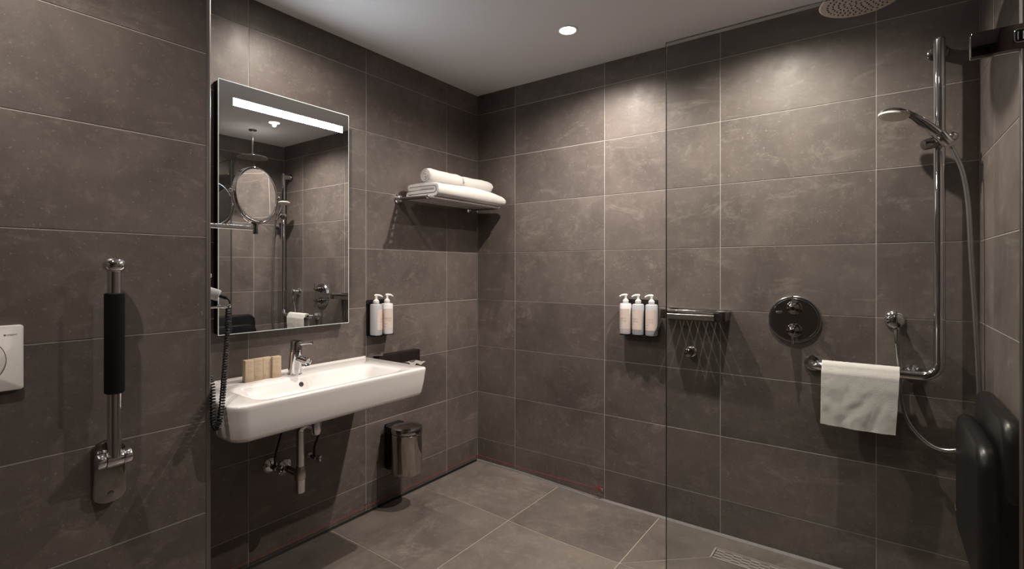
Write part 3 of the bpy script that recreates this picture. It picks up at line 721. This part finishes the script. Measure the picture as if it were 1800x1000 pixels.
# ------------------------------------------------------------------ wall-hung bin
bc = V(0.112, -0.718, 0.182); R = 0.0815
t = thing('wall_bin', bc, 'small round chrome lidded bin hung on the wall below the washbasin', 'bin')
bm = B(); lathe(bm, bc, (0, 0, 1), [(0, 0), (0, R-0.006), (0.003, R-0.002), (0.008, R-0.001), (0.205, R-0.001), (0.207, R-0.003)], 56); obj('bin_body', bm, M['bin'], t)
bm = B(); lathe(bm, bc+V(0, 0, 0.207), (0, 0, 1), [(0, R-0.004), (0.005, R-0.004), (0.005, 0)], 56); obj('black_collar', bm, M['black'], t)
bm = B(); lathe(bm, bc+V(0, 0, 0.212), (0, 0, 1), [(0, R), (0.002, R+0.001), (0.022, R+0.001), (0.027, R-0.002), (0.031, R*0.85), (0.034, R*0.5), (0.035, 0)], 56); ld = obj('lid', bm, M['bin'], t)
bm = B()
d0 = V(math.cos(-0.05), math.sin(-0.05), 0)
pp = bc+d0*(R+0.001)+V(0, 0, 0.228); sdv = V(-d0.y, d0.x, 0)
vs = [pp+sdv*0.020+V(0, 0, 0.006), pp-sdv*0.016+V(0, 0, 0.006), pp-sdv*0.004+V(0, 0, -0.012), pp+sdv*0.008+V(0, 0, -0.012)]
A_ = [bm.verts.new(v) for v in vs]; C_ = [bm.verts.new(v+d0*0.006) for v in vs]
bm.faces.new(A_); bm.faces.new(C_)
for k in range(4): bm.faces.new((A_[k], A_[(k+1) % 4], C_[(k+1) % 4], C_[k]))
obj('lid_tab', bm, M['black'], ld)
bm = B(); box(bm, (0.0, -0.772, 0.19), (0.040, -0.670, 0.425), 0.004, 2); obj('wall_bracket', bm, M['black'], t)
bm = B(); box(bm, (0.020, -0.790, 0.390), (0.060, -0.745, 0.424), 0.005, 3); obj('hinge', bm, M['black'], t)

# ------------------------------------------------------------------ red emergency cord near the floor, with eyelets
t = thing('emergency_cord', (0.02, -0.02, 0.04), 'thin red emergency pull cord strung low along the tiled walls', 'cord')
cz = 0.042
path = [(0.016, YP+0.01, cz), (0.016, -1.3, cz-0.004), (0.016, -0.893, cz), (0.016, -0.5, cz-0.003), (0.016, -0.016, cz)]
path2 = [(0.016, -0.016, cz), (0.45, -0.014, cz-0.004), (0.885, -0.014, cz)]
bm = B(); tube(bm, spline(path, 6), 0.0012, 6); tube(bm, spline(path2, 6), 0.0012, 6); obj('cord', bm, M['red'], t)
bm = B(); k0 = V(0.880, -0.014, cz)
tube(bm, [k0+V(0.012*math.cos(a*0.9)*(1-a/16), 0.004*math.sin(a*1.7), 0.009*math.sin(a)*(1-a/20)) for a in [q*0.5 for q in range(22)]], 0.0017, 6)
tube(bm, spline([k0, k0+V(-0.014, -0.004, 0.014), k0+V(-0.022, -0.003, 0.018)], 5), 0.0014, 6)
tube(bm, spline([k0+V(-0.026, 0, 0), k0+V(-0.028, -0.003, -0.012)], 5), 0.0016, 6); obj('knot', bm, M['red'], t)
for p, d_, lab in (((0.0, -0.893, cz+0.004), (1, 0, 0), 'small steel eyelet guiding the red cord below the tissue dispenser'),
                   ((0.006, -0.006, cz+0.002), (1, -1, 0), 'small steel eyelet holding the red cord in the room corner'),
                   ((0.897, 0.0, cz), (0, -1, 0), 'small steel eyelet tied with the knotted end of the red cord')):
    e_ = thing('cord_eyelet', p, lab, 'eyelet', 'eyelets of the red cord'); d_ = Vector(d_).normalized(); p = Vector(p)
    bm = B(); cyl(bm, p, p+d_*0.008, 0.0022, seg=10); obj('screw', bm, M['satin'], e_)
    up = V(0, 0, 1); ring = [p+d_*(0.014+0.006*math.cos(2*PI*k/16))+up*0.006*math.sin(2*PI*k/16) for k in range(17)]
    bm = B(); tube(bm, ring, 0.0016, 6, False); obj('ring', bm, M['satin'], e_)

# ------------------------------------------------------------------ shower shelf
t = thing('shower_shelf', (1.39, 0, 1.01), 'narrow chrome shower tray shelf with slots between bottles and thermostat', 'shelf')
x0, x1, d_ = 1.250, 1.548, 0.100; zt, zb = 1.048, 1.012
bm = B(); o_ = rrect(x0, x1, -d_, -0.001, (0.004, 0.004, 0.035, 0.035), 6)
o_ = [(a, b) for a, b in o_]
# open gallery rail round the tray
rail = [V(x0, -0.004, zt), V(x0, -d_+0.03, zt), V(x0+0.009, -d_+0.009, zt), V(x0+0.03, -d_, zt), V(x1-0.03, -d_, zt), V(x1-0.009, -d_+0.009, zt), V(x1, -d_+0.03, zt), V(x1, -0.004, zt)]
tube(bm, rail, 0.0055, 12); obj('gallery_rail', bm, M['chrome'], t)
for s0, s1 in ((x0-0.002, x0+0.026), (x1-0.050, x1+0.002)):
    bm = B(); slab(bm, rrect(s0, s1, -d_-0.003, -0.0, (0.018 if s1 > 1.5 else 0.002, 0.002, 0.002, 0.002), 5), lambda a, b, s: (a, b, s), zb-0.004, zt+0.004, 0.002)
    obj('end_block', bm, M['dchrome'], t)
bm = B()     # slotted floor as separate bars
nb = 7; 
for k in range(nb):
    a = x0+0.02+(x1-x0-0.04)*k/nb; b = x0+0.02+(x1-x0-0.04)*(k+1)/nb-0.006
    b_ = box(bm, (a, -d_+0.006, zb), (b, -0.004, zb+0.003))
obj('tray_slats', bm, M['satin'], t)
bm = B(); box(bm, (x0+0.01, -d_-0.002, zb-0.004), (x1-0.01, -d_+0.002, zb+0.020), 0.001, 1); obj('front_lip', bm, M['satin'], t)
bm = B(); box(bm, (x0, -0.006, zb-0.004), (x1, 0.0, zt+0.006), 0.001, 1); obj('back_rail', bm, M['chrome'], t)

# round side jet / shut-off knob
t = thing('shower_outlet_knob', (1.368, 0, 0.842), 'small round chrome outlet knob under the shower shelf', 'knob')
bm = B(); lathe(bm, (1.368, 0, 0.842), (0, -1, 0), [(0, 0.0265), (0.004, 0.0265), (0.007, 0.024), (0.009, 0.018), (0.020, 0.017)], 32); obj('rosette', bm, M['chrome'], t)
bm = B(); lathe(bm, (1.368, -0.020, 0.842), (0, -1, 0), [(0, 0.018), (0.002, 0.0215), (0.024, 0.0225), (0.032, 0.020), (0.036, 0.012), (0.037, 0)], 32); obj('knob_cap', bm, M['dchrome'], t)
bm = B(); box(bm, (1.350, -0.052, 0.826), (1.362, -0.040, 0.832), 0.001, 1); obj('pointer', bm, M['chrome'], t)

# thermostat
tc = V(1.813, 0, 1.026)
t = thing('shower_thermostat', tc, 'large round chrome shower thermostat plate with two lever knobs', 'thermostat')
bm = B(); lathe(bm, tc, (0, -1, 0), [(0, 0.103), (0.005, 0.103), (0.009, 0.100), (0.0105, 0.095), (0.0098, 0.0925), (0.012, 0.091), (0.0125, 0.0)], 72); obj('face_plate', bm, M['facep'], t)
for kz, up in ((0.053, 1), (-0.046, -1)):
    q = tc+V(0.001, -0.012, kz)
    bm = B(); lathe(bm, q, (0, -1, 0), [(0, 0.0300), (0.004, 0.0300), (0.006, 0.027), (0.007, 0.0215), (0.022, 0.0205), (0.024, 0.0165), (0.040, 0.0155), (0.042, 0.012), (0.060, 0.011), (0.063, 0.0085), (0.064, 0)], 36); kb = obj('knob', bm, M['dchrome'], t)
    bm = B(); a = q+V(0, -0.056, -0.012*up); cyl(bm, a, a+V(0, -0.004, up*0.066), 0.0042, 0.0036, seg=12, bev=0.001); obj('lever_pin', bm, M['chrome'], kb)
q = tc+V(-0.058, -0.012, 0.030); bm = B(); box(bm, q+V(-0.012, -0.008, -0.005), q+V(0.012, 0, 0.005), 0.003, 2); obj('stop_button', bm, M['chrome'], t)

# hose outlet
oc = V(2.164, 0, 1.045)
t = thing('hose_outlet', oc, 'round chrome hose outlet on the wall beside the shower rail', 'outlet')
bm = B(); lathe(bm, oc, (0, -1, 0), [(0, 0.034), (0.004, 0.034), (0.009, 0.030), (0.014, 0.021), (0.040, 0.020), (0.046, 0.0275), (0.056, 0.0300), (0.066, 0.0275), (0.072, 0.018), (0.074, 0)], 36); obj('outlet_body', bm, M['chrome'], t)
hn = oc+V(0.004, -0.056, -0.026)
bm = B(); lathe(bm, hn, (0, 0, -1), [(0, 0.0125), (0.010, 0.0125), (0.014, 0.0105), (0.062, 0.0065)], 18); obj('hose_nut', bm, M['chrome'], t)
# shower hose runs down behind the towel, round by the seat and up to the handset
hp = spline([hn+V(0, 0, -0.05), (2.172, -0.034, 0.905), (2.177, -0.021, 0.82), (2.187, -0.024, 0.715), (2.214, -0.045, 0.638), (2.277, -0.060, 0.578), (2.345, -0.075, 0.585), (2.385, -0.100, 0.650), (2.397, -0.115, 0.78), (2.395, -0.118, 0.90), (2.386, -0.120, 1.10), (2.376, -0.122, 1.30), (2.368, -0.122, 1.48), (2.352, -0.124, 1.60), (2.322, -0.126, 1.69)], 10)
bm = B(); tube(bm, hp, 0.0074, 14)
solo('shower_hose', bm, M['hose'], 'grey shower hose looping from the wall outlet up to the hand shower', 'hose')

# ------------------------------------------------------------------ L-shaped grab rail with riser
gx, gyy, gz = 2.294, -0.074, 0.842; gr = 0.0175
t = thing('shower_grab_rail', (gx, 0, gz), 'L-shaped chrome shower grab rail with tall riser near the right wall', 'grab rail')
bend = [V(gx-0.055+0.055*math.cos(a), gyy, gz+0.055+0.055*math.sin(a)) for a in [-PI/2*k/8 for k in range(9)]]
bm = B(); tube(bm, [V(gx, gyy, 2.100)]+[V(gx, gyy, 2.1-0.1*k) for k in range(1, 12)]+bend+[V(2.1, gyy, gz), V(1.95, gyy, gz)], gr, 24)
obj('rail_tube', bm, M['chrome'], t)
bm = B(); ball(bm, (gx, gyy, 2.100), gr, 24, 14, 0.8); obj('top_cap', bm, M['chrome'], t)
bm = B(); e_ = [V(1.95, gyy, gz), V(1.920, gyy, gz)]+[V(1.918-0.034*math.sin(a), gyy+0.034-0.034*math.cos(a), gz) for a in [PI/2*k/7 for k in range(8)]]+[V(1.884, -0.004, gz)]
tube(bm, e_, gr, 24); obj('return_bend', bm, M['chrome'], t)
bm = B(); lathe(bm, (1.884, 0, gz), (0, -1, 0), [(0, 0.034), (0.004, 0.034), (0.009, 0.030), (0.011, 0.018)], 32); obj('wall_flange', bm, M['chrome'], t)
bm = B(); lathe(bm, (2.215, 0, gz), (0, -1, 0), [(0, 0.030), (0.004, 0.030), (0.008, 0.020), (0.055, 0.0125), (0.07, 0.0125)], 28); obj('wall_flange', bm, M['chrome'], t)
bm = B(); box(bm, (gx-0.014, -0.070, 2.058), (gx+0.014, 0.0, 2.098), 0.004, 2); obj('top_bracket', bm, M['satin'], t)
bm = B(); lathe(bm, (gx, 0, 2.078), (0, -1, 0), [(0, 0.032), (0.005, 0.032), (0.009, 0.026)], 32); obj('top_flange', bm, M['dchrome'], t)

# hand shower with slider
t = thing('hand_shower', (gx, gyy-0.05, 1.70), 'chrome hand shower with pale spray face held on the riser slider', 'hand shower')
hy = -0.126
bm = B(); cyl(bm, (2.318, hy+0.002, 1.700), (2.288, hy-0.002, 1.742), 0.0185, 0.0200, seg=24, bev=0.002); box(bm, (2.276, -0.128, 1.712), (2.310, -0.050, 1.744), 0.008, 3); sl = obj('slider', bm, M['chrome'], t)
bm = B(); cyl(bm, (2.245, gyy-0.030, 1.709), (2.300, gyy-0.004, 1.726), 0.0195, 0.0220, seg=24, bev=0.005); obj('slider_knob', bm, M['dchrome'], sl)
bm = B(); ball(bm, (2.330, -0.080, 1.735), 0.017, 18, 12); obj('slider_button', bm, M['chrome'], sl)
hpth = spline([(2.303, hy, 1.722), (2.270, hy-0.003, 1.757), (2.236, hy-0.006, 1.792), (2.205, hy-0.010, 1.822), (2.178, hy-0.014, 1.838), (2.150, hy-0.018, 1.845)], 6)
rr_ = [0.0140+0.0050*math.sin(PI*min(1, i/18)) for i in range(len(hpth))]
bm = B(); tube(bm, hpth, rr_, 18); obj('handle', bm, M['chrome'], t)
fn = V(-0.16, -0.10, -1).normalized(); fc = V(2.158, hy-0.018, 1.828)
bm = B(); lathe(bm, fc+fn*0.004, -fn, [(0, 0.0465), (0.006, 0.0500), (0.012, 0.048), (0.020, 0.038), (0.026, 0.020), (0.028, 0)], 40); obj('head_shell', bm, M['chrome'], t)
bm = B(); lathe(bm, fc+fn*0.0035, fn, [(-0.004, 0.0492), (0.002, 0.0485), (0.006, 0.0440), (0.009, 0.030), (0.0095, 0.0)], 40); sf = obj('spray_face', bm, M['cream'], t)
u_, v_, _ = frame(fn); bm = B()
for rg, cnt in ((0.012, 6), (0.022, 10), (0.031, 14)):
    for k in range(cnt):
        a = 2*PI*k/cnt; q = fc+fn*0.0118+(u_*math.cos(a)+v_*math.sin(a))*rg; cyl(bm, q, q+fn*0.001, 0.0012, seg=6)
o = obj('spray_nozzles', bm, M['gplastic'], sf); o['kind'] = 'stuff'

# hand towel over the rail
tx0, tx1 = 1.922, 2.176; ro = gr+0.010
bm = B(); nx = 40; prof = []
zf, zbk = 0.612, 0.700
for k in range(22): prof.append((gyy-ro-0.010*math.sin(k/21*PI*0.5), zf+(gz-zf)*k/21))
prof[-1] = (gyy-ro, gz)
for k in range(1, 9): a = PI-PI*k/8; prof.append((gyy+ro*math.cos(a), gz+ro*math.sin(a)))
for k in range(1, 12): prof.append((gyy+ro-0.004*k/11, gz-(gz-zbk)*k/11))
grid = []
for i in range(nx+1):
    f_ = i/nx; row = []
    for k, (y, z) in enumerate(prof):
        low = max(0.0, (gz-z)/(gz-zf)) if k < 22 else 0.0
        x = tx0+(tx1-tx0)*f_+low*(-0.004+(-0.008)*f_)
        wv = 0.002*math.sin(f_*6+1.3)*low+0.007*0.7*noise.noise(V(f_*3.2, z*11, 2.0))*min(1, low*3)+0.0012*noise.noise(V(f_*11, z*34, 5.0))*min(1, low*3)
        zz = z-(0.005*math.sin(f_*2.6)*low if k < 22 else 0)
        row.append(bm.verts.new((x, y-abs(wv) if k < 22 else y, zz)))
    grid.append(row)
for i in range(nx):
    for k in range(len(prof)-1): bm.faces.new((grid[i][k], grid[i][k+1], grid[i+1][k+1], grid[i+1][k]))
bmesh.ops.recalc_face_normals(bm, faces=bm.faces)
bmesh.ops.solidify(bm, geom=bm.faces[:], thickness=0.008)
fuzz(bm, 0.0014, 160.0)
solo('hand_towel', bm, M['towel'], 'white hand towel draped over the low shower grab rail', 'towel', angle=80)

# ------------------------------------------------------------------ rain shower
rc = V(2.062, -0.469, 2.150)
t = thing('rain_shower', (rc.x, rc.y, CEIL), 'round chrome rain shower head hanging from the ceiling on a rod', 'shower head')
bm = B(); lathe(bm, (rc.x, rc.y, CEIL), (0, 0, -1), [(0, 0.032), (0.004, 0.032), (0.009, 0.028), (0.012, 0.012)], 32); obj('ceiling_rose', bm, M['dchrome'], t)
bm = B(); cyl(bm, (rc.x, rc.y, CEIL-0.01), (rc.x, rc.y, rc.z+0.034), 0.0105, seg=20); obj('rod', bm, M['chrome'], t)
bm = B(); lathe(bm, rc+V(0, 0, 0.020), (0, 0, 1), [(0, 0.018), (0.010, 0.018), (0.014, 0.0145), (0.020, 0.0145)], 24); obj('swivel_nut', bm, M['chrome'], t)
bm = B(); lathe(bm, rc, (0, 0, 1), [(0, 0.116), (0.002, 0.119), (0.005, 0.1195), (0.008, 0.116), (0.013, 0.095), (0.018, 0.060), (0.022, 0.020), (0.023, 0)], 72); obj('head_shell', bm, M['chrome'], t)
bm = B(); lathe(bm, rc+V(0, 0, 0.001), (0, 0, -1), [(0, 0.1165), (0.001, 0.1155), (0.0016, 0.110), (0.002, 0)], 72); sf = obj('spray_plate', bm, M['plate'], t)
bm = B()
for rg, cnt in ((0.014, 6), (0.030, 11), (0.046, 17), (0.062, 23), (0.078, 29), (0.094, 34)):
    for k in range(cnt):
        a = 2*PI*k/cnt+rg*31; q = rc+V(rg*math.cos(a), rg*math.sin(a), -0.0012); cyl(bm, q, q+V(0, 0, -0.0018), 0.0027, 0.0023, seg=8)
o = obj('spray_nozzles', bm, M['nozzle'], sf); o['kind'] = 'stuff'

# ------------------------------------------------------------------ glass screen
gy0, gy1 = -0.884, -0.876
t = thing('shower_screen', (1.95, -0.88, -0.02), 'clear glass shower screen standing between washbasin area and shower', 'glass screen')
bm = B(); box(bm, (1.5445, gy0, -0.016), (2.3795, gy1, 1.9965)); obj('glass_pane', bm, M['glass'], t)
bm = B(); box(bm, (1.5425, gy0, -0.016), (1.5440, gy1, 1.998)); box(bm, (1.5425, gy0, 1.9970), (2.3795, gy1, 1.9985)); obj('glass_edge', bm, M['gedge'], t)
bm = B(); box(bm, (2.378, gy0-0.008, -0.018), (XR, gy1+0.008, 1.999), 0.002, 1); obj('wall_channel', bm, M['alu'], t)
t2 = thing('screen_clamp', (2.35, -0.88, 1.76), 'flat polished chrome clamp bar holding the glass screen to the wall', 'clamp')
bm = B(); box(bm, (2.291, gy0-0.010, 1.760), (XR, gy0, 1.818), 0.0018, 2); obj('front_plate', bm, M['clamp'], t2)
bm = B(); box(bm, (2.291, gy1, 1.760), (XR, gy1+0.010, 1.818), 0.0018, 2); obj('rear_plate', bm, M['chrome'], t2)
bm = B(); slab(bm, rrect(2.366, 2.408, 1.774, 1.804, (0.006,)*4, 5), lambda a, b, s: (a, gy0-0.010-s, b), 0.0, 0.0030, 0.0012); md = obj('medallion', bm, M['black'], t2)
bm = B(); tube(bm, [V(a, gy0-0.0130, b) for a, b in rrect(2.366, 2.408, 1.774, 1.804, (0.006,)*4, 5)]+[V(2.408, gy0-0.0130, 1.798)], 0.0016, 8)
for xx in (2.371, 2.380, 2.389): box(bm, (xx, gy0-0.0145, 1.779), (xx+0.0028, gy0-0.0125, 1.799), 0.0008, 1)
obj('medallion_relief', bm, M['chrome'], md)

# ------------------------------------------------------------------ folding shower seat
t = thing('folding_shower_seat', (XR, -0.53, 0.42), 'black padded shower seat folded up against the tiled right wall', 'shower seat')
def pad(x0, x1, y0, y1, z0, z1, r, bev):
    bm = B(); slabo = rrect(y0, y1, z0, z1, (r, r, r*0.5, r*0.5), 10); rings = []
    cy, cz_ = (y0+y1)/2, (z0+z1)/2
    def rg(x, ins): return [(x, cy+(a-cy)*(1-ins/(abs(y1-y0)/2)), cz_+(b-cz_)*(1-ins/(abs(z1-z0)/2))) for a, b in slabo]
    for f_, ins in ((0, bev), (0.08, bev*0.55), (0.22, bev*0.2), (0.42, 0), (0.58, 0), (0.78, bev*0.2), (0.92, bev*0.55), (1.0, bev)): rings.append(rg(x0+(x1-x0)*f_, ins))
    loft(bm, rings); return bm
obj('back_pad', pad(2.366, 2.408, -0.765, -0.285, 0.640, 0.858, 0.065, 0.012), M['pad'], t, 60)
obj('seat_pad', pad(2.318, 2.362, -0.765, -0.300, 0.395, 0.780, 0.065, 0.013), M['pad'], t, 60)
bm = B(); box(bm, (2.362, -0.70, 0.43), (XR, -0.66, 0.66), 0.004, 2); obj('hinge_bracket', bm, M['matt'], t)
bm = B(); box(bm, (2.362, -0.40, 0.43), (XR, -0.36, 0.66), 0.004, 2); obj('hinge_bracket', bm, M['matt'], t)
bm = B(); tube(bm, spline([(2.336, -0.297, 0.50), (2.322, -0.293, 0.475), (2.319, -0.293, 0.45), (2.328, -0.297, 0.405)], 6), 0.0018, 8); obj('support_leg', bm, M['chrome'], t)

# ------------------------------------------------------------------ floor drain
dz = -0.021
t = thing('shower_drain', (1.863, -0.172, dz), 'long slotted stainless shower drain set in the tiled floor', 'drain')
bm = B(); f_ = 0.006
for a, b in (((DX0, DY0), (DX1, DY0+f_)), ((DX0, DY1-f_), (DX1, DY1)), ((DX0, DY0+f_), (DX0+f_, DY1-f_)), ((DX1-f_, DY0+f_), (DX1, DY1-f_))): box(bm, (a[0]+0.001, a[1]+0.001, dz-0.02), (b[0]-0.001 if b[0] == DX1 else b[0], b[1]-0.001, dz+0.001))
obj('drain_frame', bm, M['drain'], t)
bm = B(); box(bm, (DX0+0.004, DY0+0.004, dz-0.035), (DX1-0.004, DY1-0.004, dz-0.012)); obj('drain_channel', bm, M['nozzle'], t)
# grate: strips along the length with staggered slots left open between short bridges
bm = B(); gx0, gx1, gy_0, gy_1 = DX0+0.009, DX1-0.009, DY0+0.008, DY1-0.008; nrow = 7; pitch = (gy_1-gy_0)/nrow; sw = 0.0034
for r_ in range(nrow+1):
    ya = gy_0+r_*pitch-(pitch-sw)/2 if r_ else gy_0
    yb = gy_0+r_*pitch+(pitch-sw)/2 if r_ < nrow else gy_1
    box(bm, (gx0, ya, dz-0.004), (gx1, yb, dz-0.0005))
for r_ in range(nrow):
    if r_ in (0,): continue
    yc = gy_0+r_*pitch; grp = (0.0, 0.036, 0.0, 0.036, 0.0, 0.036, 0.0)[r_]
    x = gx0+grp-0.036
    while x < gx1:
        a, b = max(gx0, x), min(gx1, x+0.034)
        if b > a: box(bm, (a, yc-sw/2-0.0003, dz-0.004), (b, yc+sw/2+0.0003, dz-0.0005))
        x += 0.072
obj('drain_grate', bm, M['drain'], t)
